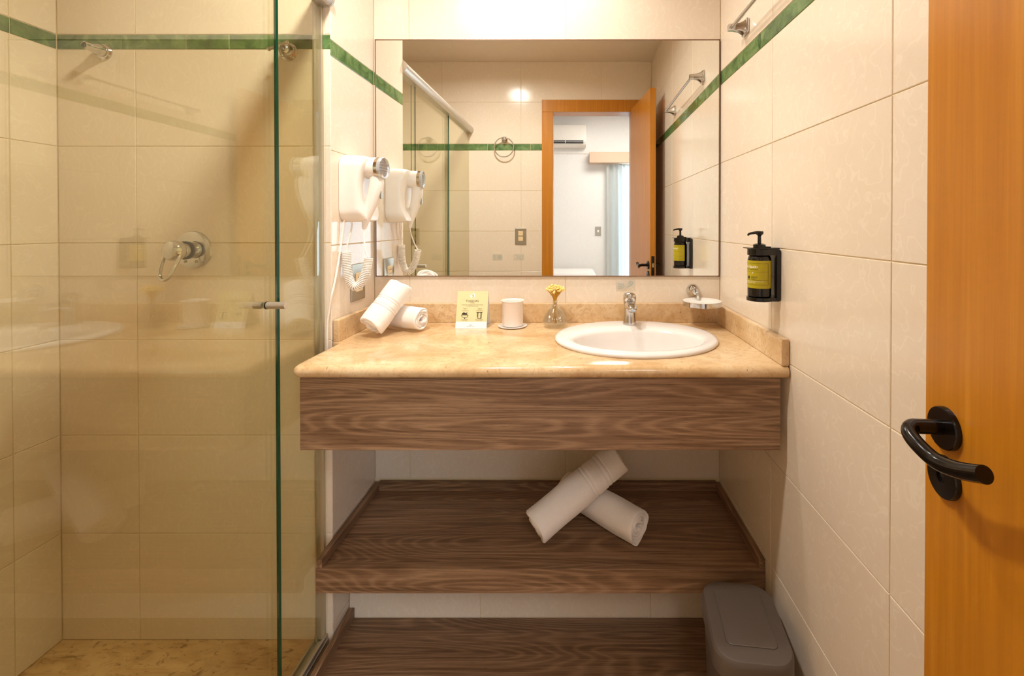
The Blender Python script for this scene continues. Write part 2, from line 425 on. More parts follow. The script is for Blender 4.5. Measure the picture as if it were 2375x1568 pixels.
# right wall, very slightly splayed
ur = Vector((-DX, 1, 0)).normalized(); nr = Vector((-1, -DX, 0)).normalized()
bm = bmesh.new()
q = [Vector((xr(RW-.12), RW-.12, 0)), Vector((xr(D+.1), D+.1, 0))]
prism(bm, [(0, 0), (1, 0), (1, 1), (0, 1)], lambda a, b, z: (q[int(a)] - nr*(TP + .10*b)) + Vector((0, 0, z)), ZF-.05, ZC+.05)
wr = struct('wall_right', bm, GROUT)
orr = (xr(0), 0, 0)
cr = [RW, .3415, .8217, 1.302, D]
tiled(wr, orr, ur, nr, cr, rows_b, TILE); tiled(wr, orr, ur, nr, cr, rows_bt, TILE)
tiled(wr, orr, ur, nr, [RW, .43, .745, 1.066, 1.386, 1.715, D], [1.829, 1.8784], GREEN, name='border_tile')
# rear wall with the doorway; the camera stands in it
OX0, OX1, OZ = -.165, .445, 2.148
bm = bmesh.new()
box(bm, -1.95, OX0, RW-.12, RW-TP, ZF-.05, ZC+.25); box(bm, OX1, 2.7, RW-.12, RW-TP, ZF-.05, ZC+.25); box(bm, OX0, OX1, RW-.12, RW-TP, OZ, ZC+.25)
wrear = struct('wall_rear', bm, GROUT)
hole = [(OX0, OX1, -1, OZ)]
crr = [XL, -1.5716, -.98, -.3914, .2102, xr(RW)]
tiled(wrear, (0, RW, 0), (1, 0, 0), (0, 1, 0), crr, rows_r, TILE, hole); tiled(wrear, (0, RW, 0), (1, 0, 0), (0, 1, 0), crr, rows_rt, TILE, hole)
tiled(wrear, (0, RW, 0), (1, 0, 0), (0, 1, 0), [XL, -1.42, -1.10, -.961, -.6411, -.321, .0, .32, xr(RW)], [1.8502, 1.8996], GREEN, hole, name='border_tile')
struct('ceiling', B(XL-.1, .70, RW-.1, D+.1, ZC, ZC+.1), PAINT)
struct('floor', B(-.80, .70, RW-.12, D+.05, ZF-.1, ZF), FLOORM)
struct('floor_shower', B(XL-.05, -.80, RW-.05, S+.05, ZS-.13, ZS), FLOORM)
struct('trim_kerb', B(-.825, -.772, RW, S+.0, ZF-.02, ZS+.0005), MARBLE)

# bedroom behind the camera, seen in the mirror
BY = -2.47
WX0, WX1, WZ = .60, 2.10, 2.10
bm = bmesh.new()
box(bm, -1.95, WX0, BY-.12, BY, -.1, 2.75); box(bm, WX1, 2.7, BY-.12, BY, -.1, 2.75); box(bm, WX0, WX1, BY-.12, BY, WZ, 2.75)
struct('wall_bedroom_far', bm, BEDPAINT)
struct('wall_bedroom_left', B(-2.05, -1.95, BY-.1, RW-.1, -.1, 2.75), BEDPAINT)
struct('wall_bedroom_right', B(2.7, 2.8, BY-.1, RW-.1, -.1, 2.75), BEDPAINT)
struct('wall_bedroom_near', bm := box(box(box(bmesh.new(), -1.95, OX0-.03, RW-.125, RW-.12, -.05, 2.7), OX1+.03, 2.7, RW-.125, RW-.12, -.05, 2.7), OX0-.03, OX1+.03, RW-.125, RW-.12, OZ+.03, 2.7), BEDPAINT)
struct('ceiling_bedroom', B(-2.05, 2.8, BY-.1, RW-.1, 2.702, 2.8), BEDPAINT)
struct('floor_bedroom', B(-2.05, 2.8, BY-.1, RW-.118, -.15, ZF), BOXW)
struct('trim_bedroom_line', B(-1.95, WX0, BY, BY+.006, 2.212, 2.219), PAINT)
w1 = bpy.data.objects.new('window_1', None); C.objects.link(w1); w1['kind'] = 'structure'; w1.location = (1.35, BY-.06, 0)
bm = bmesh.new()
for x in (WX0, 1.33, WX1-.04): box(bm, x, x+.04, BY-.08, BY-.04, 0, WZ)
box(bm, WX0, WX1, BY-.08, BY-.04, 0, .05); box(bm, WX0, WX1, BY-.08, BY-.04, WZ-.04, WZ)
obj('window_frame', bm, ALU, w1)
for x in (WX0+.04, 1.37): obj('pane', B(x, x+.69, BY-.063, BY-.058, .05, WZ-.04), CLEAR, w1)

# door frame and the open door leaf
t2 = bpy.data.objects.new('trim_2', None); C.objects.link(t2); t2['kind'] = 'structure'; t2.location = (.14, RW, ZF); t2['label'] = 'honey coloured wooden door frame around the doorway in the mirror'
for (x0, x1) in ((OX0-.070, OX0+.013), (OX1-.010, OX1+.075)):
    obj('jamb_casing', B(x0, x1, RW-.002, RW+.012, ZF, 2.1325 if False else OZ-.012, bev=.002), DOOR, t2)
obj('head_casing', B(OX0-.070, OX1+.075, RW-.002, RW+.012, OZ-.012, OZ+.078, bev=.002), DOOR, t2)
obj('jamb_lining', B(OX0, OX0+.012, RW-.13, RW-.003, ZF, OZ-.01), DOOR, t2)
obj('jamb_lining', B(OX1-.012, OX1, RW-.13, RW-.003, ZF, OZ-.01), DOOR, t2)
obj('head_lining', B(OX0, OX1, RW-.13, RW-.003, OZ-.012, OZ), DOOR, t2)

hx, hy = .427, .080; fx, fy = .479, .619
dvec = Vector((fx-hx, fy-hy, 0)); dl = dvec.length; du = dvec.normalized(); dn = Vector((-du.y, du.x, 0))  # dn points to -X (into the room)
door = bpy.data.objects.new('door_1', None); C.objects.link(door); door['kind'] = 'structure'; door.location = (hx, hy, ZF)
door['label'] = 'open honey coloured wooden door with black lever handle beside the right wall'
def dpt(a, out, z): return Vector((hx, hy, 0)) + du*a + dn*out + Vector((0, 0, z))
bm = bmesh.new(); prism(bm, [(0, 0), (dl, 0), (dl, -.036), (0, -.036)], lambda a, b, z: dpt(a, b, z), ZF+.008, 2.150)
obj('door_leaf', bm, DOOR, door)
za = 1.0405; ah = dl - .040
for side in (1, -1):
    out0 = 0.0 if side == 1 else -.036
    if side == -1:
        px = .03  # the far lever faces the wall
    hl = None
    ros = lathe(bmesh.new(), [(0, -.001), (.0265, -.001), (.0265, .0055), (.0255, .0075), (.013, .0080), (0, .0080)], frame_to(dpt(ah, out0, za), dn*side), 40)
    hand = obj('lever_handle', tube(bmesh.new(), spline([dpt(ah, out0+side*.004, za+.001), dpt(ah, out0+side*.030, za+.001), dpt(ah-.002, out0+side*.043, za+.001), dpt(ah-.012, out0+side*.0515, za-.003), dpt(ah-.030, out0+side*.053, za-.009), dpt(ah-.056, out0+side*.049, za-.0155), dpt(ah-.086, out0+side*.045, za-.010), dpt(ah-.118, out0+side*.043, za+.003)], 8) if side == 1 else spline([dpt(ah, out0-.004, za), dpt(ah, out0-.028, za), dpt(ah-.010, out0-.036, za), dpt(ah-.05, out0-.036, za-.004), dpt(ah-.11, out0-.034, za)], 8), .0092, 20), BRONZE, door, sm=True)
    obj('rosette', ros, BRONZE, hand, sm=30)
    kz = .978
    kr = obj('keyhole_rosette', lathe(bmesh.new(), [(0, -.001), (.0265, -.001), (.0265, .0050), (.0255, .0070), (.0075, .0072), (.0070, .0045), (0, .0045)], frame_to(dpt(ah, out0, kz), dn*side), 40), BRONZE, door, sm=30)
    bmk = bmesh.new(); lathe(bmk, [(0, .0043), (.0045, .0043), (.0045, .0056), (0, .0056)], frame_to(dpt(ah, out0, kz+.004), dn*side), 16)
    obj('keyhole', bmk, DARK, kr)
bm = bmesh.new(); prism(bm, [(dl-.001, -.008), (dl+.0012, -.008), (dl+.0012, -.028), (dl-.001, -.028)], lambda a, b, z: dpt(a, b, z), .93, 1.10)
lp = obj('lock_plate', bm, BRONZE, door)
bm = bmesh.new(); prism(bm, [(dl+.001, -.012), (dl+.007, -.016), (dl+.001, -.024)], lambda a, b, z: dpt(a, b, z), 1.03, 1.055)
obj('latch', bm, CHROME, lp)

# ------------------------------------------------------------------ shower enclosure
GX = -.787
enc = thing('shower_screen', 'three green tinted clear glass shower panels hung from an aluminium rail', 'shower screen', (GX, .75, ZS))
def pane(x, y0, y1, z0=.012, z1=2.0, e0=True, e1=True):
    p = obj('glass_panel', B(x-.0032, x+.0032, y0+.0005, y1-.0005, z0, z1), GLASS, enc)
    if e0: obj('panel_edge', B(x-.0032, x+.0032, y0, y0+.0005, z0, z1), EDGEG, p, label='dark green polished glass edge')
    if e1: obj('panel_edge', B(x-.0032, x+.0032, y1-.0005, y1, z0, z1), EDGEG, p, label='dark green polished glass edge')
    return p
pane(-.783, 1.2110, 1.429, e1=False); pane(-.783, RW+.004, .606, e0=False); pb = pane(-.797, .585, 1.225)
bm = tube(bmesh.new(), [(-.7925, 1.178, 1.0905), (-.742, 1.178, 1.0905)], .0092, 24)
obj('door_knob', bm, ALU, pb, sm=30, label='short round satin knob')
obj('door_knob', tube(bmesh.new(), [(-.8235, 1.178, 1.0905), (-.8015, 1.178, 1.0905)], .0092, 24), ALU, pb, sm=30, label='short round satin knob')
obj('knob_washer', tube(bmesh.new(), [(-.7928, 1.178, 1.0905), (-.7895, 1.178, 1.0905)], .0100, 24), DARK, pb)
bm = bmesh.new()
prof = [(.032*math.cos(a), .030*math.sin(a)) for a in [math.radians(t) for t in range(0, 360, 15)]]
prof = [(x, (z if z > -.026 else -.026)) for x, z in prof]
loft(bm, [[(GX+.010+x, y, 2.005+z) for x, z in prof] for y in (RW+.002, RW+.006, S-.008)])
rail = obj('top_rail', bm, ALU, enc, sm=30)
bm = bmesh.new(); loft(bm, [[(GX+.010+x*s, y, 2.005+z*s) for x, z in prof] for y, s in ((S-.008, 1.08), (S-.002, 1.08), (S-.001, 1.0))]); obj('rail_end_cap', bm, ALU, rail, sm=30)
bm = bmesh.new(); box(bm, -.801, -.781, S-.012, S-.001, ZS+.012, 1.975, .001); box(bm, -.8035, -.799, S-.022, S-.001, ZS+.012, 1.975)
obj('wall_profile', bm, ALU, enc)
bm = bmesh.new(); box(bm, -.812, -.772, RW+.003, S-.002, ZS, ZS+.010, .001); box(bm, -.781, -.775, RW+.003, S-.002, ZS+.009, ZS+.024, .001); box(bm, -.810, -.805, RW+.003, S-.002, ZS+.009, ZS+.022, .001)
obj('bottom_track', bm, ALU, enc)

# shower fittings
def flange(bm, c, d, prof, seg=36): return lathe(bm, prof, frame_to(c, d), seg)
n_ = (0, -1, 0)
t = thing('shower_outlet', 'tapered chrome shower outlet on green border behind the glass, left', 'shower fitting', (-1.467, S, 1.838))
flange(bm := bmesh.new(), (-1.467, S, 1.838), n_, [(0, -.001), (.026, -.001), (.026, .003), (.022, .008), (.019, .009), (.019, .013), (.0195, .014), (.017, .024), (.0, .024)]); obj('flange', bm, CHROME, t, sm=30)
flange(bm := bmesh.new(), (-1.467, S, 1.838), n_, [(.0165, .022), (.013, .034), (.0105, .046), (.0100, .060), (.0082, .060), (.0080, .050), (0, .050)]); o = obj('nozzle', bm, CHROME, t, sm=30)
flange(bm := bmesh.new(), (-1.467, S, 1.838), n_, [(0, .0502), (.0078, .0502), (.0078, .0506), (0, .0506)]); obj('nozzle_hole', bm, EDGEG, o)
vc = Vector((-.890, S, 1.838))
t = thing('stop_valve', 'chrome stop valve with cross handle behind the shower glass edge', 'valve', vc)
flange(bm := bmesh.new(), vc, n_, [(0, -.001), (.028, -.001), (.028, .003), (.024, .007), (.024, .010), (.021, .013), (.019, .026), (.012, .036), (0, .036)]); obj('flange', bm, CHROME, t, sm=30)
hb = vc + Vector((0, -.052, 0))
cr_ = obj('cross_handle', lathe(bmesh.new(), [(0, -.018), (.008, -.018), (.009, 0), (.010, .006), (.0, .012)], frame_to(hb, n_), 24), CHROME, t, sm=30)
for k in range(4):
    a = math.radians(20+90*k); e = hb + Vector((math.cos(a), 0, math.sin(a)))*.030
    bm = tube(bmesh.new(), [hb, hb+(e-hb)*.5, e], [.0055, .0042, .0050], 12)
    lathe(bm, [(0, -.0062), (.0045, -.0045), (.0062, 0), (.0045, .0045), (0, .0062)], frame_to(e, (0, 0, 1)), 12)
    obj('spoke', bm, CHROME, cr_, sm=True)
mc = Vector((-1.191, S, 1.2195))
t = thing('shower_mixer', 'round chrome shower mixer with loop lever on tiled shower wall', 'shower mixer', mc)
pl = obj('cover_plate', lathe(bmesh.new(), [(0, -.001), (.058, -.001), (.059, .002), (.057, .007), (.050, .010), (.030, .0115), (0, .0115)], frame_to(mc, n_), 56), CHROME, t, sm=30)
for dx in (-.018, .016):
    obj('screw', lathe(bmesh.new(), [(0, .011), (.0042, .011), (.0042, .0125), (.003, .0135), (0, .0120)], frame_to(mc+Vector((dx, 0, -.036)), n_), 16), STEEL, pl, sm=30)
obj('body', lathe(bmesh.new(), [(.026, .010), (.026, .028), (.0235, .030), (.0235, .046), (.022, .060), (0, .062)], frame_to(mc, n_), 36), CHROME, t, sm=30)
obj('seal_ring', lathe(bmesh.new(), [(.0250, .028), (.0282, .029), (.0282, .035), (.0250, .036)], frame_to(mc, n_), 36, False, False), DARK, t, sm=30)
hc = mc + Vector((0, -.060, 0))
# lever: dome head flowing into a loop that hangs down towards the room
lev = lathe(bmesh.new(), [(.0265, -.008), (.0310, .004), (.0305, .016), (.025, .026), (.012, .032), (0, .033)], frame_to(hc, (-.12, -1, .12)), 36)
lv = obj('lever', lev, CHROME, t, sm=35)
loop = [hc+Vector(p) for p in ((-.022, -.012, .004), (-.0235, -.020, -.02), (-.021, -.034, -.05), (-.014, -.044, -.074), (0, -.048, -.083), (.013, -.044, -.074), (.0185, -.034, -.05), (.022, -.020, -.02), (.022, -.012, .004))]
obj('lever_loop', tube(bmesh.new(), spline(loop, 8), .0052, 12), CHROME, lv, sm=True)

# ------------------------------------------------------------------ vanity
van = thing('vanity_front', 'brown walnut laminate apron board hung under the marble countertop', 'cabinet panel', (-.09, 1.2, .70))
obj('apron_board', B(-.721, .5455, 1.200, 1.218, .7035, .895, bev=.0012), WOOD, van)
obj('return_board', B(-.721, -.703, 1.219, 1.430, .7035, .895, bev=.0012), WOODY, van)
ct = thing('countertop', 'cream veined marble countertop with bullnose edge and raised upstands', 'countertop', (-.09, 1.47, .8955))
bm = bmesh.new()
NB = 8; zt, zb, yf, yb = .9285, .8955, 1.186, D-.001
xl_, xr_ = -.742, .5665
rows2 = []
rr = .0165
# bullnose profile along front and the free left return (in front of the wing wall), square elsewhere
prof = [(0.030, zb)] + [(rr - rr*math.cos(math.radians(a)) if a <= 90 else 0, 0) for a in ()]
def ring(t):
    a = math.radians(-90 + 180*t/NB); return rr*(1-math.cos(a)), (zt+zb)/2 + rr*math.sin(a)
loops = []
def outline(ins, z):
    pts = []; x0 = xl_ + ins; y0 = yf + ins; r = .028
    for k in range(7):
        a = PI + PI/2*k/6; pts.append((x0 + r + r*math.cos(a), y0 + r + r*math.sin(a), z))
    pts += [(xr_-.004, y0, z), (xr_-.004 - .004, yb, z), (-.7575, yb, z), (-.7575, S+.0035, z), (min(x0, -.742+ins), S-.006, z)]
    return pts
ll = []
for k in range(NB+1):
    ins, z = ring(k); ll.append(outline(ins, z))
# sink hole: build the slab skin with an elliptic hole on the top face
SX, SY, SA, SB = .200, 1.475, .235, .200
rings = [[bm.verts.new(p) for p in L] for L in ll]; n = len(rings[0])
for a, b in zip(rings, rings[1:]):
    for i in range(n): bm.faces.new((a[i], a[(i+1) % n], b[(i+1) % n], b[i]))
for R_, z in ((rings[0], zb), (rings[-1], zt)):
    el = [bm.verts.new((SX+SA*math.cos(2*PI*i/48), SY+SB*math.sin(2*PI*i/48), z)) for i in range(48)]
    es = [bm.edges.get((R_[i], R_[(i+1) % n])) for i in range(n)]
    es += [bm.edges.new((el[i], el[(i+1) % 48])) for i in range(48)]
    bmesh.ops.triangle_fill(bm, edges=es, use_beauty=True)
obj('slab', bm, MARBLE, ct, sm=40)
obj('upstand', B(-.739, .5395, D-.020, D-.0005, zt, 1.000, bev=.002), MARBLE, ct)
bm = bmesh.new()
prism(bm, [(0, 0), (1, 0), (1, 1), (0, 1)], lambda a, b, z: (xr(1.192+a*(D-1.193)) - .0015 - .020*b, 1.192+a*(D-1.193), z), zt, .998)
bmesh.ops.bevel(bm, geom=list(bm.edges), offset=.002, segments=2, affect='EDGES')
obj('upstand', bm, MARBLE, ct)
obj('upstand', B(-.7575, -.739, S+.004, D-.0005, zt, .998, bev=.002), MARBLE, ct)

# basin
t = thing('basin', 'white oval drop-in wash basin set in the marble countertop', 'sink', (SX, SY, zt))
bm = bmesh.new(); NS = 72
def ell(a, b, z, oy=0.0): return [(SX+a*math.cos(2*PI*i/NS), SY+oy+b*math.sin(2*PI*i/NS), z) for i in range(NS)]
L = [ell(.228, .192, .905), ell(.2585, .222, zt+.0005), ell(.2605, .2245, zt+.005), ell(.2590, .223, zt+.0095), ell(.2535, .2175, zt+.0135), ell(.244, .208, zt+.0155),
     ell(.222, .164, zt+.0152, -.031), ell(.206, .143, zt+.0135, -.048), ell(.2005, .1365, zt+.0095, -.052), ell(.197, .133, zt+.002, -.052), ell(.192, .128, zt-.025, -.051), ell(.182, .119, zt-.060, -.050),
     ell(.158, .103, zt-.092, -.045), ell(.105, .072, zt-.11, -.040), ell(.04, .032, zt-.122, -.035), ell(.022, .022, zt-.124, -.035),
     ell(.024, .024, zt-.132, -.035), ell(.108, .077, zt-.120, -.040), ell(.162, .108, zt-.088, -.045), ell(.192, .130, zt-.045, -.048), ell(.205, .150, zt-.03, -.03), ell(.226, .190, .904)]
loft(bm, L, cap0=False, cap1=False); obj('bowl', bm, CERAMIC, t, sm=60)
obj('drain', lathe(bmesh.new(), [(0, 0), (.021, 0), (.021, .003), (.012, .0035), (.010, .001), (0, .001)], Matrix.Translation((SX, SY-.035, zt-.1235)), 32), CHROME, t, sm=30)

# faucet on the basin deck
fb = Vector((.2, 1.628, zt+.0153))
t = thing('faucet', 'short chrome basin tap standing on the back rim of basin', 'tap', fb)
bm = bmesh.new()
def rl(cx, cy, w, d, z, r): return [(cx+a, cy+b, z) for a, b in rrect(w, d, r, 6)]
loft(bm, [rl(.2, fb.y, .048, .050, fb.z, .022), rl(.2, fb.y, .048, .050, fb.z+.003, .022), rl(.2, fb.y, .044, .046, fb.z+.014, .020), rl(.2, fb.y, .040, .042, fb.z+.05, .018), rl(.2, fb.y, .043, .046, fb.z+.082, .019)])
obj('body', bm, CHROME, t, sm=40)
bm = bmesh.new(); secs = []
for (dy, z, w, h) in ((-.004, .066, .038, .036), (-.030, .071, .038, .030), (-.055, .074, .036, .025), (-.078, .073, .032, .021), (-.092, .070, .026, .017), (-.097, .068, .016, .010)):
    M = frame_to(Vector((.2, fb.y+dy, fb.z+z)), Vector((0, -1, -.02)))
    secs.append([M @ Vector((a, b, 0)) for a, b in rrect(w, h, min(w, h)*.42, 5)])
loft(bm, secs); sp = obj('spout', bm, CHROME, t, sm=40)
obj('aerator', lathe(bmesh.new(), [(0, 0), (.010, 0), (.010, .010), (0, .010)], Matrix.Translation((.2, fb.y-.080, fb.z+.057)), 24), STEEL, sp, sm=30)
bm = bmesh.new()
loft(bm, [rl(.2, fb.y, .043, .046, fb.z+.0835, .019), rl(.2, fb.y-.002, .046, .054, fb.z+.090, .022), rl(.2, fb.y-.004, .045, .056, fb.z+.101, .022), rl(.2, fb.y-.005, .038, .048, fb.z+.109, .018), rl(.2, fb.y-.005, .020, .026, fb.z+.112, .010)])
obj('push_cap', bm, CHROME, t, sm=40)

# soap dish
t = thing('soap_dish', 'chrome ring soap holder with frosted glass dish above the basin', 'soap dish', (.4555, D, 1.048))
obj('wall_mount', lathe(bmesh.new(), [(0, 0), (.025, 0), (.025, .004), (.022, .014), (.014, .022), (.010, .030), (.013, .038), (.010, .047), (0, .050)], frame_to((.4555, D-.0005, 1.047), n_), 32), CHROME, t, sm=40)
obj('arm', tube(bmesh.new(), spline([(.4575, D-.044, 1.045), (.461, D-.052, 1.035), (.463, D-.046, 1.018)], 5), .005, 10), CHROME, t, sm=True)
rc = Vector((.466, D-.092, 1.014)); bm = bmesh.new()
lathe(bm, [(.066, -.008), (.069, -.008), (.069, .008), (.066, .008)], Matrix.Translation(rc), 56, closed=True)
obj('ring', bm, CHROME, t, sm=30)
obj('dish', lathe(bmesh.new(), [(0, -.004), (.045, -.002), (.0655, .006), (.068, .0095), (.064, .0105), (.045, .002), (0, .0)], Matrix.Translation(rc), 56), FROST, t, sm=40)

# shelf
Z1 = .2865
t = thing('upper_shelf', 'brown walnut shelf with low side and back rails under the vanity', 'shelf', (-.09, 1.52, .21))
obj('shelf_board', B(-.7565, .5590, 1.352, D-.001, Z1-.040, Z1, bev=.0008), WOOD, t)
obj('front_edge', B(-.7575, .5635, 1.334, 1.3515, .2145, Z1+.001, bev=.001), WOOD, t)
obj('back_rail', B(-.739, .543, D-.018, D-.0015, Z1+.0003, Z1+.033, bev=.0008), WOOD, t)
obj('side_rail', B(-.7568, -.7395, 1.336, D-.0025, Z1+.0015, Z1+.027, bev=.0008), WOODY, t)
bm = bmesh.new(); prism(bm, [(0, 0), (1, 0), (1, 1), (0, 1)], lambda a, b, z: (xr(1.336+a*(D-1.34)) - .0015 - .017*b, 1.336+a*(D-1.34), z), Z1+.0015, Z1+.027)
obj('side_rail', bm, WOODY, t)
Z0 = -.030
t = thing('bottom_shelf', 'lowest brown walnut board with side rail near the floor', 'shelf', (-.09, 1.3, ZF))
obj('shelf_board', B(-.7565, .556, 1.06, 1.5330, ZF, Z0, bev=.0008), WOOD, t)
obj('side_rail', B(-.7565, -.7395, 1.06, 1.5330, Z0+.0003, Z0+.034, bev=.0008), WOODY, t)

# ------------------------------------------------------------------ mirror
t = thing('wall_mirror', 'large rectangular frameless mirror with thin brown edge over the countertop', 'mirror', (-.1, D, 1.10))
mx0, mx1, mz0, mz1 = -.7525, .5555, 1.1005, 2.000
obj('mirror_glass', B(mx0+.003, mx1-.003, D-.0065, D-.003, mz0+.003, mz1-.003), MIRROR, t)
for nm_, a in (('edge_strip', (mx0, mx1, mz0, mz0+.0035)), ('edge_strip', (mx0, mx1, mz1-.0035, mz1)), ('edge_strip', (mx0, mx0+.0035, mz0, mz1)), ('edge_strip', (mx1-.0035, mx1, mz0, mz1))):
    obj(nm_, B(a[0], a[1], D-.0075, D-.0005, a[2], a[3]), BROWN, t)

# ------------------------------------------------------------------ towels
def towel_roll(p0, p1, R, turns=4.5, seed=0, bands=None, flat=0.0, mat=TOWEL, tail=0.0):
    """a rolled cloth: a thick spiral sheet along the axis p0 -> p1"""
    rnd = random.Random(seed); p0, p1 = Vector(p0), Vector(p1); Lg = (p1-p0).length; M = frame_to(p0, p1-p0)
    n_t = int(turns*44); n_a = 96 if bands else 40; pitch = (R*.92)/turns; th = pitch*.86; bm = bmesh.new()
    ph = [rnd.uniform(0, 6.28) for _ in range(6)]
    def P(i, j, side):
        tt = i/n_t; ang = tt*turns*2*PI + ph[0] + tail; s = j/(n_a-1)
        r = R*.08 + (R*.92-th)*tt + (th if side else 0)
        wob = 1 + .018*math.sin(3*ang+ph[1]+2*s) + .015*math.sin(5*ang+ph[2]) + .02*math.sin(2*PI*s*1.5+ph[3])
        r *= wob
        if side and i > n_t - 46 and bands:
            for (b0, b1, dep) in bands:
                if b0 < s < b1: r -= dep
        edge = min(s, 1-s)*Lg
        soft = .006
        if edge < soft: r -= (th*.42)*(1-math.sqrt(max(0, 1-(1-edge/soft)**2)))*(1 if side else -1)
        x, y = r*math.cos(ang), r*math.sin(ang)
        z = s*Lg + (.0035*math.sin(ang*2.3+ph[4]) + .0025*math.sin(tt*29+ph[5]))*(1 if s > .5 else -1)*(abs(s-.5)*2)**6
        return M @ Vector((x, y, z))
    g = {}
    for side in (0, 1):
        for i in range(n_t+1):
            for j in range(n_a): g[side, i, j] = bm.verts.new(P(i, j, side))
    for i in range(n_t):
        for j in range(n_a-1):
            bm.faces.new((g[1, i, j], g[1, i+1, j], g[1, i+1, j+1], g[1, i, j+1]))
            bm.faces.new((g[0, i, j], g[0, i, j+1], g[0, i+1, j+1], g[0, i+1, j]))
        for j in (0, n_a-1): bm.faces.new((g[0, i, j], g[0, i+1, j], g[1, i+1, j], g[1, i, j]))
    for i in (0, n_t):
        for j in range(n_a-1): bm.faces.new((g[0, i, j], g[1, i, j], g[1, i, j+1], g[0, i, j+1]))
    return bm
BD = [(.38, .40, .0028), (.43, .445, .0022), (.54, .555, .0022), (.585, .605, .0028)]
def towel(p0, p1, R, seed, label, grp, **k):
    base = (Vector(p0)+Vector(p1))/2
    o = obj('rolled_towel', towel_roll(p0, p1, R, seed=seed, **k), TOWEL, sm=70)
    o.data.transform(Matrix.Translation(-base)); o.location = base
    return tag(o, label, 'towel', grp)
g1 = 'rolled hand towels on the countertop'; g2 = 'rolled bath towels on the shelf'
towel((-.522, 1.578, zt+.0425), (-.680, 1.655, zt+.0425), .0412, 3, 'white rolled hand towel lying on countertop under the leaning one', g1, turns=4, tail=1.0)
towel((-.6665, 1.498, zt+.036), (-.602, 1.592, zt+.157), .0470, 5, 'white rolled hand towel leaning upright at the left of countertop', g1, turns=4.3, bands=BD)
towel((.206, 1.426, Z1+.0595), (-.026, 1.652, Z1+.0595), .0575, 8, 'white rolled bath towel lying beneath the crossed one on the shelf', g2, turns=4.2, tail=2.2)
tb = towel((-.122, 1.430, Z1+.0635), (.152, 1.553, Z1+.2225), .0575, 11, 'white rolled bath towel laid slanting over another on the shelf', g2, turns=4.4, bands=[(.59, .61, .0028), (.63, .645, .0022), (.76, .775, .0022), (.80, .82, .0028)])
# woven lettering on the towel band
p0, p1 = Vector((-.122, 1.430, Z1+.0635)), Vector((.152, 1.553, Z1+.2225)); ax = (p1-p0).normalized(); Lg = (p1-p0).length
up = Vector((-.05, -.80, .60)); up = (up-ax*up.dot(ax)).normalized(); sd = ax.cross(up).normalized()
from mathutils.bvhtree import BVHTree
tbv = BVHTree.FromPolygons([v.co + tb.location for v in tb.data.vertices], [tuple(p.vertices) for p in tb.data.polygons])
def on_towel(v):
    c = p0 + ax*(Lg*.70 + .011 - v.y); d = (up*math.cos(v.x/.060) - sd*math.sin(v.x/.060))
    h = tbv.ray_cast(c + d*.12, -d)[0]
    return (h if h is not None else c + d*.06) + d*(.0026 + v.z)
bm = add_bm(bmesh.new(), text_bm('SERHS', .023, 'CENTER', extrude=.0006, space=1.2), on_towel)
lt = obj('woven_lettering', bm, TOWEL, None); lt.data.transform(Matrix.Translation(-tb.location)); lt.parent = tb

# ------------------------------------------------------------------ counter items
t = thing('tent_card', 'pale green folded towel notice card standing on the countertop', 'sign', (-.365, 1.65, zt))
cy, cz = 1.6206, zt+.0004; th_ = math.atan2(.040, .1275); cw0, cw1 = -.420, -.309; hgt = .1336
def cp(u, v, d=0.0): # u across, v up the leaf, d out of the leaf
    return Vector((cw0 + u, cy + v*math.sin(th_) - d*math.cos(th_), cz + v*math.cos(th_) + d*math.sin(th_)))
def quad(bm, u0, u1, v0, v1, d): 
    f = [bm.verts.new(cp(a, b, d)) for a, b in ((u0, v0), (u1, v0), (u1, v1), (u0, v1))]; bm.faces.new(f); return bm
Wc = cw1-cw0
bm = loft(bmesh.new(), [[cp(a, b, d) for a, b in ((0, 0), (Wc, 0), (Wc, hgt), (0, hgt))] for d in (-.0005, 0)])
leaf = obj('front_leaf', bm, CARDC, t)
bm = loft(bmesh.new(), [[Vector((cw0+a, cy+.080-b*math.sin(th_)+d, cz+b*math.cos(th_))) for a, b in ((0, 0), (Wc, 0), (Wc, hgt-.002), (0, hgt-.002))] for d in (0, .0005)])
obj('back_leaf', bm, WHITEP, t)
obj('white_footer', quad(bmesh.new(), 0, Wc, 0, .024, .0002), WHITEP, leaf)
def ctext(bm, s, size, u, v, **k): return add_bm(bm, text_bm(s, size, 'CENTER', **k), lambda c: cp(u+c.x, v+c.y, .0004))
bm = bmesh.new(); ctext(bm, 'TOALHAS', .0105, Wc/2-.001, .0945); ctext(bm, 'TOWELS', .0045, Wc/2-.001, .0895)
ctext(bm, 'A sua ajuda e importante para o meio ambiente', .0040, Wc/2, .0830); ctext(bm, 'Your help preserves nature', .0040, Wc/2, .0785)
for u in (.031, .083):
    ctext(bm, 'Toalha no' if u < .05 else 'Toalha no', .0042, u, .0700); ctext(bm, 'chao' if u < .05 else 'suporte', .0042, u, .0660); ctext(bm, 'Towel on the floor' if u < .05 else 'Towel on the rack', .0034, u, .0620)
    ctext(bm, 'Trocar toalhas' if u < .05 else 'Usar novamente', .0042, u, .0310); ctext(bm, 'Please change' if u < .05 else 'I will use it again', .0036, u, .0270)
ctext(bm, 'SERHS', .0042, Wc/2-.001, .0105); ctext(bm, 'Natal Grand Hotel', .0034, Wc/2-.001, .0065)
obj('lettering', bm, INK, leaf, kind='stuff')
bm = bmesh.new()  # basin with towels icon
def fan(cu, cv, a, b, a0, a1, d=.0004, n=14):
    vs = [bm.verts.new(cp(cu+a*math.cos(a0+(a1-a0)*k/n), cv+b*math.sin(a0+(a1-a0)*k/n), d)) for k in range(n+1)]; bm.faces.new(vs)
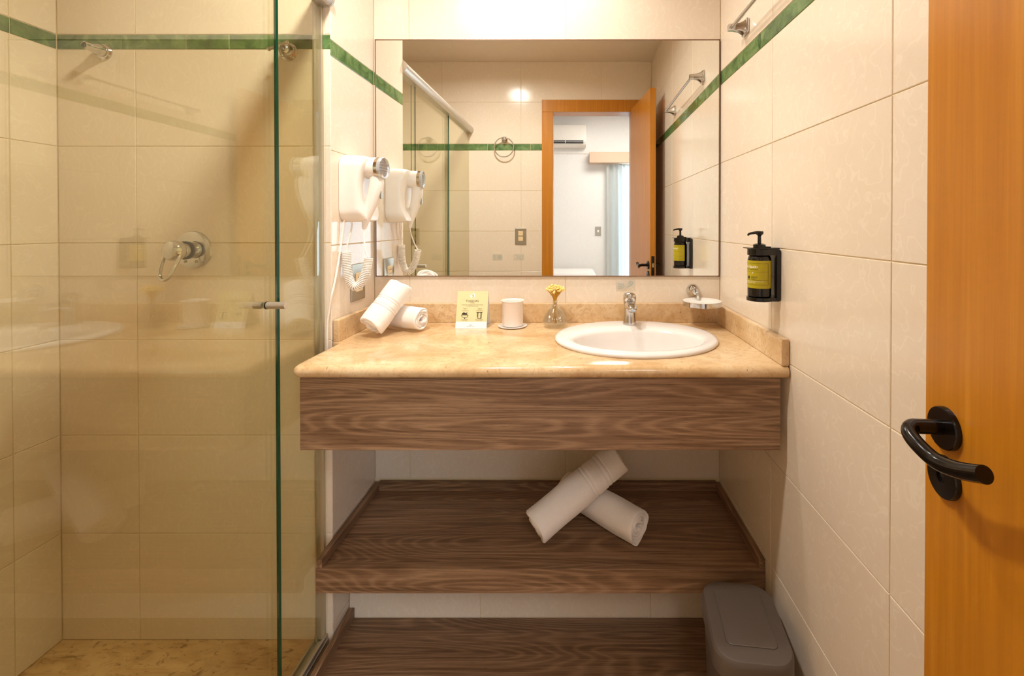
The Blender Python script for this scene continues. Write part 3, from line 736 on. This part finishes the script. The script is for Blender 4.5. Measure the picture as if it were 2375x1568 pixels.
def ringf(cu, cv, a, b, w, a0, a1, d=.0004, n=16):
    A = [(a0+(a1-a0)*k/n) for k in range(n+1)]
    o_ = [bm.verts.new(cp(cu+a*math.cos(x), cv+b*math.sin(x), d)) for x in A]; i_ = [bm.verts.new(cp(cu+(a-w)*math.cos(x), cv+(b-w)*math.sin(x), d)) for x in A]
    for k in range(n): bm.faces.new((o_[k], o_[k+1], i_[k+1], i_[k]))
ringf(.031, .047, .0125, .0095, .0016, PI, 2*PI); quad(bm, .0180, .0440, .0465, .0480, .0004); fan(.027, .049, .0075, .0080, 0, PI); fan(.0345, .049, .0055, .0055, 0, PI); quad(bm, .0295, .0325, .0335, .0375, .0004)
ringf(.037, .053, .004, .004, .0012, 0, PI)
quad(bm, .0720, .0940, .0560, .0580, .0004); quad(bm, .0745, .0775, .0385, .0560, .0004); quad(bm, .0880, .0910, .0355, .0560, .0004); quad(bm, .0765, .0895, .0350, .0365, .0004); quad(bm, .0785, .0795, .0365, .0560, .0004); quad(bm, .0860, .0868, .0365, .0560, .0004)
obj('pictogram', bm, INK, leaf, kind='stuff')
bm = bmesh.new(); fan(.0545, .1170, .0092, .0092, 0, 2*PI-.01, .0003, 24); obj('logo_disc', bm, WHITEP, leaf)
bm = bmesh.new(); ringf(.0535, .1200, .0048, .0042, .0020, -.4, 3.6, .0006); ringf(.0555, .1145, .0050, .0044, .0024, -2.6, 2.3, .0006); obj('logo_swirl', bm, INKG, leaf)

cc = Vector((-.2205, 1.655, zt))
t = tag(obj('saucer', lathe(bmesh.new(), [(0, .0005), (.046, .0005), (.0515, .003), (.052, .0055), (.050, .006), (.044, .004), (0, .004)], None, 56), CERAMIC, None, sm=40), 'white round saucer under the cup on the countertop', 'saucer'); t.location = cc
t = tag(obj('cup', lathe(bmesh.new(), [(0, 0), (.034, 0), (.0365, .002), (.0372, .008), (.0385, .086), (.0415, .091), (.0405, .0925), (.0375, .089), (.0360, .084), (.035, .006), (0, .004)], None, 56), CUPMAT, None, sm=40), 'plain white cylindrical cup with flared rim on a saucer', 'cup'); t.location = cc+Vector((0, 0, .0042))

vb = Vector((-.067, 1.650, zt+.0003))
t = thing('bud_vase', 'small clear ribbed glass bud vase left of the basin', 'vase', vb)
def ribbed(bm, prof, seg=96, ribs=14, amp=.0026):
    rings = []
    for r, h in prof:
        k = amp if .008 < h < .068 else 0
        rings.append([bm.verts.new(Vector(((r+k*math.cos(ribs*2*PI*i/seg))*math.cos(2*PI*i/seg), (r+k*math.cos(ribs*2*PI*i/seg))*math.sin(2*PI*i/seg), h))) for i in range(seg)])
    for a, b in zip(rings, rings[1:]):
        for i in range(seg): bm.faces.new((a[i], a[(i+1) % seg], b[(i+1) % seg], b[i]))
    bm.faces.new(rings[0][::-1]); bm.faces.new(rings[-1]); return bm
vp = [(.020, 0), (.030, .001), (.038, .006), (.0415, .014), (.0420, .022), (.039, .034), (.032, .048), (.022, .062), (.0135, .074), (.0095, .084), (.0090, .092), (.0105, .0955), (.0088, .0955), (.0078, .091), (.0080, .083), (.012, .073), (.0205, .061), (.0305, .047), (.0372, .033), (.040, .022), (.039, .015), (.034, .010), (.020, .008)]
bm = ribbed(bmesh.new(), vp); o = obj('vase_glass', bm, CLEAR, t, sm=60, shift=None); o.location = (0, 0, 0)
fl = thing('dried_flowers', 'bunch of golden dried button flowers standing in the glass vase', 'flowers', vb+Vector((0, 0, .0105)))
bs, bh = bmesh.new(), bmesh.new(); rnd = random.Random(4)
for k in range(64):
    a = rnd.uniform(0, 2*PI); rr_ = math.sqrt(rnd.random()); hx_, hy_ = .034*rr_*math.cos(a), .032*rr_*math.sin(a)
    top = vb+Vector((hx_, hy_, .150 - .016*rr_ + rnd.uniform(-.007, .007))); nk = vb+Vector((hx_*.16, hy_*.16, .097)); lo = vb+Vector((rnd.uniform(-.009, .009), rnd.uniform(-.009, .009), .012+rnd.uniform(0, .01)))
    tube(bs, spline([lo, nk, (nk*.45+top*.55)-Vector((hx_, hy_, 0))*.10, top], 4), .00085, 5)
    lathe(bh, [(0, -.0034), (.0036, -.0020), (.0043, .0006), (.0028, .0030), (0, .0034)], Matrix.Translation(top), 8)
obj('stems', bs, STEMM, fl, kind='stuff'); obj('flower_heads', bh, HEADM, fl, sm=True, kind='stuff')

# ------------------------------------------------------------------ soap dispenser
sy = 1.268; bx = xr(sy) - .054; bc = Vector((bx, sy, 1.096)); BR = .0335
t = thing('soap_dispenser', 'black wall soap dispenser bracket and bottle with olive label on right wall', 'soap dispenser', (xr(sy), sy, 1.085))
disp = t
wx = xr(sy)-.0015
bm = bmesh.new(); prism(bm, [(a, b) for a, b in rrect(.076, .156, .008, 4)], lambda a, b, x: (wx-x, sy+a+.010, 1.162+b), 0, .012); bmesh.ops.bevel(bm, geom=[e for e in bm.edges], offset=.0012, segments=1, affect='EDGES')
br = obj('wall_bracket', bm, BLACK, t, sm=30)
for z0, z1, r in ((1.085, 1.096, BR+.003), (1.222, 1.240, BR+.001)):
    bm = lathe(bmesh.new(), [(r-.0, z0-1.09), (r, z1-1.09)], Matrix.Translation((bx, sy, 1.09)), 40)
    box(bm, bx, wx-.004, sy-BR*.8, sy+BR*.8, z0, z1); obj('holder_arm', bm, BLACK, br, kind='stuff')
obj('top_plate', B(bx-.038, wx-.004, sy-.030, sy+.032, 1.2405, 1.2440, bev=.001), BLACK, br)
bt = obj('bottle', lathe(bmesh.new(), [(0, 0), (BR-.003, 0), (BR, .004), (BR, .112), (BR-.003, .122), (BR-.012, .132), (BR-.016, .136), (BR-.016, .150), (0, .150)], Matrix.Translation(bc), 56), BLACK, t, sm=35)
bm = bmesh.new()
lathe(bm, [(.018, 0), (.018, .010), (.011, .013), (.0055, .014), (.0050, .036), (.009, .040), (.0105, .047), (0, .0475)], Matrix.Translation((bx, sy, 1.243)), 28)
tube(bm, spline([(bx+.010, sy-.001, 1.288), (bx-.010, sy, 1.289), (bx-.032, sy-.002, 1.285), (bx-.034, sy-.002, 1.280)], 5), [.0052, .0045, .0032, .003], 12)
box(bm, bx-.006, bx+.030, sy-.014, sy+.014, 1.244, 1.2475, .001)
obj('pump', bm, BLACK, t, sm=35)
def wrap(s, z, r=BR+.0006): # s: arc length from the -X direction towards the camera side
    a = s/BR; return Vector((bx - r*math.cos(a), sy - r*math.sin(a), z))
bm = bmesh.new(); A0, A1, NA = math.radians(-118)*BR, math.radians(140)*BR, 48
g = [[bm.verts.new(wrap(A0+(A1-A0)*i/NA, z, BR+.0004)) for i in range(NA+1)] for z in (1.124, 1.206)]
for i in range(NA): bm.faces.new((g[0][i], g[0][i+1], g[1][i+1], g[1][i]))
lb = obj('paper_label', bm, LIME, bt, sm=True)
def wtext(bm, s, size, s0, z, **k): return add_bm(bm, text_bm(s, size, 'LEFT', **k), lambda c: wrap(s0+c.x, z+c.y, BR+.0009))
rad = lambda d: math.radians(d)*BR
bm = bmesh.new(); wtext(bm, 'Sabonete liquido', .0112, rad(-58), 1.1845, shear=.35, space=.92); wtext(bm, '+', .011, rad(30), 1.166); wtext(bm, 'Produto dermatologicamente testado', .0035, rad(0), 1.1435); wtext(bm, 'cuidados com a pele', .0035, rad(0), 1.1395)
obj('white_lettering', bm, INKW, lb, kind='stuff')
bm = bmesh.new(); wtext(bm, 'liquid soap - jabon liquido', .0046, rad(-20), 1.1785); wtext(bm, 'SERHS', .0068, rad(26), 1.1545, space=1.0, extrude=0); wtext(bm, 'hotels', .0052, rad(28), 1.1500)
def wq(bm, s0, s1, z0, z1):
    n = max(1, int(abs(s1-s0)/.003)); 
    gg_ = [[bm.verts.new(wrap(s0+(s1-s0)*i/n, z, BR+.0008)) for i in range(n+1)] for z in (z0, z1)]
    for i in range(n): bm.faces.new((gg_[0][i], gg_[0][i+1], gg_[1][i+1], gg_[1][i]))
for z in (1.1975, 1.1725, 1.1478, 1.1345): wq(bm, rad(-100), rad(114), z, z+.0005)
wq(bm, rad(113), rad(114.5), 1.1345, 1.198)
for (ds, dz) in ((0, 0), (.004, .002), (.002, -.003), (.005, -.0015)):
    vs = [bm.verts.new(wrap(rad(6)+ds+.0026*math.cos(k*PI/5), 1.156+dz+.0026*math.sin(k*PI/5), BR+.001)) for k in range(10)]; bm.faces.new(vs)
obj('black_lettering', bm, INK, lb, kind='stuff')

disp.scale = (.92, .92, .92); disp.location.z += .004
# ------------------------------------------------------------------ hair dryer
t = thing('hair_dryer', 'white wall-mounted hair dryer with coiled cord beside the mirror', 'hair dryer', (XW, 1.54, 1.30))
bm = bmesh.new(); secs = []
for x, k in ((-.7590, 1), (-.745, 1), (-.73, .995), (-.715, .985), (-.704, .965), (-.698, .935), (-.695, .88), (-.694, .78), (-.694, .6), (-.694, .4), (-.694, .2)):
    secs.append([Vector((x, 1.556+a*k, 1.418+b*k)) for a, b in rrect(.152, .222, .042, 10)])
loft(bm, secs)
bmesh.ops.subdivide_edges(bm, edges=[e for e in bm.edges if all(v.co.x > -.70 for v in e.verts) and e.calc_length() > .03], cuts=3, use_grid_fill=True)
for v in bm.verts:
    if v.co.x > -.74: v.co.x += (.023*((v.co.z-1.412)/.111)**2 - .004)*min(1, (v.co.x+.74)/.04)
obj('wall_cover', bm, WHITEPL, t, sm=50)
bc_ = Vector((-.690, 1.543, 1.489)); bd = Vector((1, -.10, -.02))
bar = obj('barrel', lathe(bmesh.new(), [(0, -.02), (.034, -.02), (.036, .0), (.036, .030), (.034, .034), (0, .034)], frame_to(bc_, bd), 44), WHITEPL, t, sm=30)
obj('chrome_band', lathe(bmesh.new(), [(.0355, .033), (.0365, .034), (.0365, .045), (.0355, .046)], frame_to(bc_, bd), 44, False, False), plain('chrome_tan_reflection', lin(206, 190, 166), .15, 1.0), bar, sm=30)  # chrome band, its tan reflection is put into the base colour
gri = obj('inlet_cap', lathe(bmesh.new(), [(.0360, .044), (.0372, .046), (.0372, .053), (.0345, .056), (.032, .054), (.030, .049), (0, .0475)], frame_to(bc_, bd), 44, False, True), plain('silver_grey_plastic', lin(206, 210, 214), .2, .5), bar, sm=30)
bm = bmesh.new()
for k in range(-2, 3):
    M = frame_to(bc_, bd); tube(bm, [M @ Vector((-.026*math.cos(k*.36), k*.0095, .051)), M @ Vector((.026*math.cos(k*.36), k*.0095, .051))], .0013, 6)
obj('grille', bm, STEEL, gri)
hpts = [(-.664, 1.540, 1.470), (-.6615, 1.537, 1.440), (-.667, 1.534, 1.405), (-.676, 1.531, 1.370), (-.687, 1.528, 1.335), (-.695, 1.526, 1.305), (-.698, 1.525, 1.283)]
hd = obj('handle', tube(bmesh.new(), spline(hpts, 6), [.022, .0235, .0225, .0195, .0155, .0105, .006], 24), WHITEPL, t, sm=True)
obj('switch', B(-.647, -.642, 1.528, 1.540, 1.385, 1.41, bev=.001), STEEL, hd)
def coil(path, R, r, pitch, seg=6, per=14):
    P = spline(path, 16); L = [0]
    for a, b in zip(P, P[1:]): L.append(L[-1]+(b-a).length)
    N = int(L[-1]/pitch*per); out = []; prev = None
    for k in range(N+1):
        s = L[-1]*k/N; i = max(j for j in range(len(L)) if L[j] <= s+1e-9); i = min(i, len(P)-2)
        f = (s-L[i])/(L[i+1]-L[i]); c = P[i].lerp(P[i+1], f); tt = (P[i+1]-P[i]).normalized()
        if prev is None: prev = tt.cross(Vector((0, 1, 0))).normalized()
        prev = (prev-tt*prev.dot(tt)).normalized(); y = tt.cross(prev); a = 2*PI*k/per
        out.append(c+(prev*math.cos(a)+y*math.sin(a))*R)
    return tube(bmesh.new(), out, r, seg)
cpth = [(-.672, 1.500, 1.189), (-.682, 1.500, 1.143), (-.699, 1.500, 1.106), (-.719, 1.499, 1.095), (-.736, 1.498, 1.120), (-.743, 1.498, 1.165), (-.7440, 1.498, 1.210)]
cd = obj('coiled_cord', coil(cpth, .0125, .0023, .0056), WHITEPL, t, sm=True)
obj('straight_cord', tube(bmesh.new(), spline([(-.698, 1.525, 1.288), (-.694, 1.515, 1.250), (-.684, 1.503, 1.212), (-.673, 1.500, 1.190)], 8), .0026, 8), WHITEPL, cd, sm=True)
obj('straight_cord', tube(bmesh.new(), spline([(-.7440, 1.498, 1.209), (-.743, 1.505, 1.240), (-.738, 1.518, 1.28), (-.737, 1.52, 1.315)], 8), .0026, 8), WHITEPL, cd, sm=True)
obj('power_cord', tube(bmesh.new(), spline([(-.752, 1.500, 1.315), (-.7545, 1.488, 1.25), (-.7555, 1.465, 1.17), (-.7555, 1.442, 1.11), (-.757, 1.4275, 1.075), (-.764, 1.4265, 1.03), (-.7695, 1.4265, .985), (-.7705, 1.4265, .92), (-.7705, 1.4265, .84)], 8), .0031, 8), WHITEPL, t, sm=True)

t = thing('wall_socket', 'steel wall socket plate with cream modules behind the coiled cord', 'socket', (XW, 1.604, 1.10))
pl = obj('plate', B(XW+.0003, XW+.006, 1.555, 1.654, 1.034, 1.162, bev=.002), STEEL, t)
for z in (1.065, 1.100):
    m_ = obj('module', B(XW+.0055, XW+.0095, 1.582, 1.628, z, z+.030, bev=.001), CREAMPL, t)
    bm = bmesh.new()
    for y in (1.593, 1.605, 1.617): lathe(bm, [(0, 0), (.0022, 0), (.0022, .0004), (0, .0004)], frame_to((XW+.0095, y, z+.015), (1, 0, 0)), 10)
    obj('pin_hole', bm, DARK, m_)

# ------------------------------------------------------------------ towel bar, rings, switches, stickers
t = thing('towel_bar', 'chrome towel bar with square brackets high on the right wall', 'towel bar', (xr(1.2), 1.2, 1.938))
for y in (1.490, .905):
    x = xr(y)-.001
    b_ = obj('bracket', B(x-.008, x, y-.024, y+.024, 1.915, 1.962, bev=.003), CHROME, t, sm=30)
    bm = bmesh.new(); loft(bm, [[(x-.007-d, y+a*s, 1.938+b*s) for a, b in rrect(.040, .040, .006, 4)] for d, s in ((0, 1), (.018, .62), (.038, .52), (.052, .50))]); obj('post', bm, CHROME, b_, sm=35)
obj('bar', tube(bmesh.new(), [(xr(1.49)-.050, 1.492, 1.938), (xr(.905)-.050, .903, 1.938)], .0058, 16), CHROME, t, sm=30)

t = thing('towel_ring', 'chrome towel ring on the rear wall seen in the mirror', 'towel ring', (-.5134, RW, 1.93))
obj('wall_mount', lathe(bmesh.new(), [(0, 0), (.025, 0), (.025, .004), (.021, .013), (.012, .020), (.010, .035), (.014, .042), (0, .050)], frame_to((-.5134, RW+.0005, 1.930), (0, 1, 0)), 30), CHROME, t, sm=35)
pts = [(-.5134 + .071*math.cos(a), RW+.040, 1.868+.071*math.sin(a)) for a in [math.radians(100+ k*8) for k in range(43)]]
obj('ring', tube(bmesh.new(), pts, .0042, 12), CHROME, t, sm=True)
obj('link', tube(bmesh.new(), [(-.5134, RW+.040, 1.930), (-.49, RW+.040, 1.933)], .0042, 12), CHROME, t, sm=True)

t = thing('light_switch', 'steel switch plate with two cream buttons on the rear bathroom wall', 'light switch', (-.3946, RW, 1.21))
obj('plate', B(-.4366, -.3526, RW+.0003, RW+.006, 1.148, 1.271, bev=.002), STEEL, t)
for z in (1.175, 1.215): obj('button', B(-.412, -.376, RW+.0055, RW+.010, z, z+.032, bev=.001), CREAMPL, t)

def sticker(name, label, org, u, nrm, w, h, marks):
    u, nrm = Vector(u), Vector(nrm); org = Vector(org)
    f = lambda a, b, d: org + u*a + Vector((0, 0, b)) + nrm*d
    s = obj(name, loft(bmesh.new(), [[f(a, b, d) for a, b in ((0, 0), (w, 0), (w, h), (0, h))] for d in (.0003, .0007)]), STICK)
    tag(s, label, 'sticker')
    bm = bmesh.new(); marks(bm, lambda a, b: f(a*w, b*h, .0010)); obj('print', bm, BLUEP, s)
def line(bm, f, pts, wd=.03):
    P = [Vector(p+(0,)) for p in pts]
    L, R_ = [], []
    for i, p in enumerate(P):
        d = (P[min(i+1, len(P)-1)]-P[max(i-1, 0)]).normalized(); nn = Vector((-d.y, d.x, 0))*wd
        L.append(bm.verts.new(f(*(p+nn).xy))); R_.append(bm.verts.new(f(*(p-nn).xy)))
    for i in range(len(P)-1): bm.faces.new((L[i], L[i+1], R_[i+1], R_[i]))
def m1(bm, f):
    line(bm, f, [(.10, .66), (.25, .60), (.42, .64)]); line(bm, f, [(.10, .44), (.28, .47), (.44, .52)]); line(bm, f, [(.10, .24), (.28, .28), (.44, .32)])
    line(bm, f, [(.54, .34), (.66, .46), (.78, .56), (.86, .68), (.86, .80), (.78, .87), (.68, .82), (.68, .70), (.76, .66)], .035)
sticker('faucet_sticker', 'clear sticker with pale lines on the tiles above the faucet', (.162, D, 1.044), (1, 0, 0), (0, -1, 0), .074, .044, m1)
def m2(bm, f):
    for a in (.25, .5, .72): line(bm, f, [(.12, a), (.32, a)], .04); line(bm, f, [(.5, a), (.9, a)], .05)
def m3(bm, f):
    line(bm, f, [(.15, .8), (.4, .8), (.4, .3), (.2, .2)], .04); line(bm, f, [(.6, .2), (.6, .8), (.88, .8), (.88, .2), (.6, .2)], .03)
sticker('voltage_sticker', 'small pale sticker left of the other one on the rear wall', (-.6051, RW, 1.0282), (1, 0, 0), (0, 1, 0), .0744, .0485, m2)
sticker('socket_sticker', 'small pale sticker with box sign under the steel switch plate', (-.4498, RW, 1.0282), (1, 0, 0), (0, 1, 0), .081, .0485, m3)

# ------------------------------------------------------------------ waste bin
ba = math.radians(-6.5); bb = Vector((.4375, 1.160, Z0+.0005))
t = thing('waste_bin', 'slim grey-brown plastic waste bin with lid in front of shelf', 'bin', bb, ba)
def bl(w, d, z, r, dy=0): return [Vector((a, b+dy, z-(.0205 if z > .1 else 0))) for a, b in rrect(w*1.05, d, r, 8)]
H = .35
obj('body', loft(bmesh.new(), [bl(.145, .205, 0, .045), bl(.150, .212, .006, .047), bl(.168, .238, .285, .052), bl(.170, .240, .2855, .052)]), GREYBIN, t, sm=30, shift=None)
lid = obj('lid', loft(bmesh.new(), [bl(.172, .242, .289, .052), bl(.180, .250, .2905, .055), bl(.180, .250, .325, .055), bl(.178, .248, .333, .054), bl(.170, .240, .3395, .050), bl(.162, .232, .3405, .046), bl(.118, .172, .3408, .016, .004)], cap1=True), GREYLID, t, sm=25, shift=None)
fp = obj('flap', loft(bmesh.new(), [bl(.114, .168, .339, .014, .004), bl(.114, .168, .3428, .014, .004), bl(.111, .165, .3436, .013, .004)]), GREYLID, t, sm=25, shift=None)
obj('seam', loft(bmesh.new(), [bl(.171, .241, .283, .052), bl(.171, .241, .290, .052)]), DARK, t, sm=30, shift=None)

# ------------------------------------------------------------------ bedroom things
t = thing('air_conditioner', 'white split air conditioner on the bedroom wall seen in mirror', 'air conditioner', (-.24, BY, 2.28))
bm = bmesh.new(); ap = [(0, 2.285), (.10, 2.285), (.165, 2.305), (.19, 2.34), (.195, 2.52), (.18, 2.548), (0, 2.553)]
loft(bm, [[(x, BY+.001+a, b) for a, b in ap] for x in (-.64, .160)]); bmesh.ops.bevel(bm, geom=[e for e in bm.edges if abs(e.verts[0].co.x-e.verts[1].co.x) < .01], offset=.006, segments=2, affect='EDGES'); obj('housing', bm, WHITEPL, t, sm=30)
obj('air_slot', B(-.62, .125, BY+.15, BY+.199, 2.318, 2.352), DARK, t)
obj('louver', B(-.62, .125, BY+.19, BY+.204, 2.333, 2.3365), WHITEPL, t)
obj('slot_divider', B(-.105, -.098, BY+.19, BY+.203, 2.318, 2.352), WHITEPL, t)
t = tag(obj('curtain_pelmet', B(.202, 2.40, BY+.001, BY+.17, 2.078, 2.212, bev=.003), BOXW), 'pale limed wood pelmet box over the bedroom curtain', 'pelmet')
bm = bmesh.new(); N = 260; g = []
for zz in (0.0, .7, 1.4, 2.09):
    g.append([bm.verts.new((.412+.62*i/N + (.02*(2.09-zz)/2.09)*math.sin(i*.02), BY+.075+(.026*math.sin(i*.16)+.012*math.sin(i*.067+zz)), zz-.03)) for i in range(N+1)])
for a, b in zip(g, g[1:]):
    for i in range(N): bm.faces.new((a[i], a[i+1], b[i+1], b[i]))
tag(obj('curtain', bm, SHEER, None, sm=True), 'sheer white floor-length curtain lit by the bedroom window', 'curtain')
t = thing('bedroom_switch', 'small grey switch plate on the bedroom wall beside the curtain', 'light switch', (.3204, BY, 1.21))
obj('plate', B(.282, .359, BY+.0003, BY+.008, 1.152, 1.268, bev=.002), plain('grey_switch', lin(170, 164, 152), .5), t)
obj('button', B(.309, .332, BY+.007, BY+.013, 1.195, 1.225, bev=.001), WHITEPL, t)
t = thing('bed', 'white made-up bed in the bedroom at the mirror foot', 'bed', (-.55, -1.75, ZF))
obj('base', B(-1.90, .26, -2.40, -1.05, ZF, .35, bev=.01), BOXW, t)
obj('mattress', B(-1.90, .28, -2.41, -1.03, .35, .585, bev=.04, seg=5), TOWEL, t, sm=40)
bm = bmesh.new(); box(bm, -.50, .27, -2.38, -1.95, .58, .738, bev=.06, seg=6)
obj('pillow', bm, TOWEL, t, sm=50)
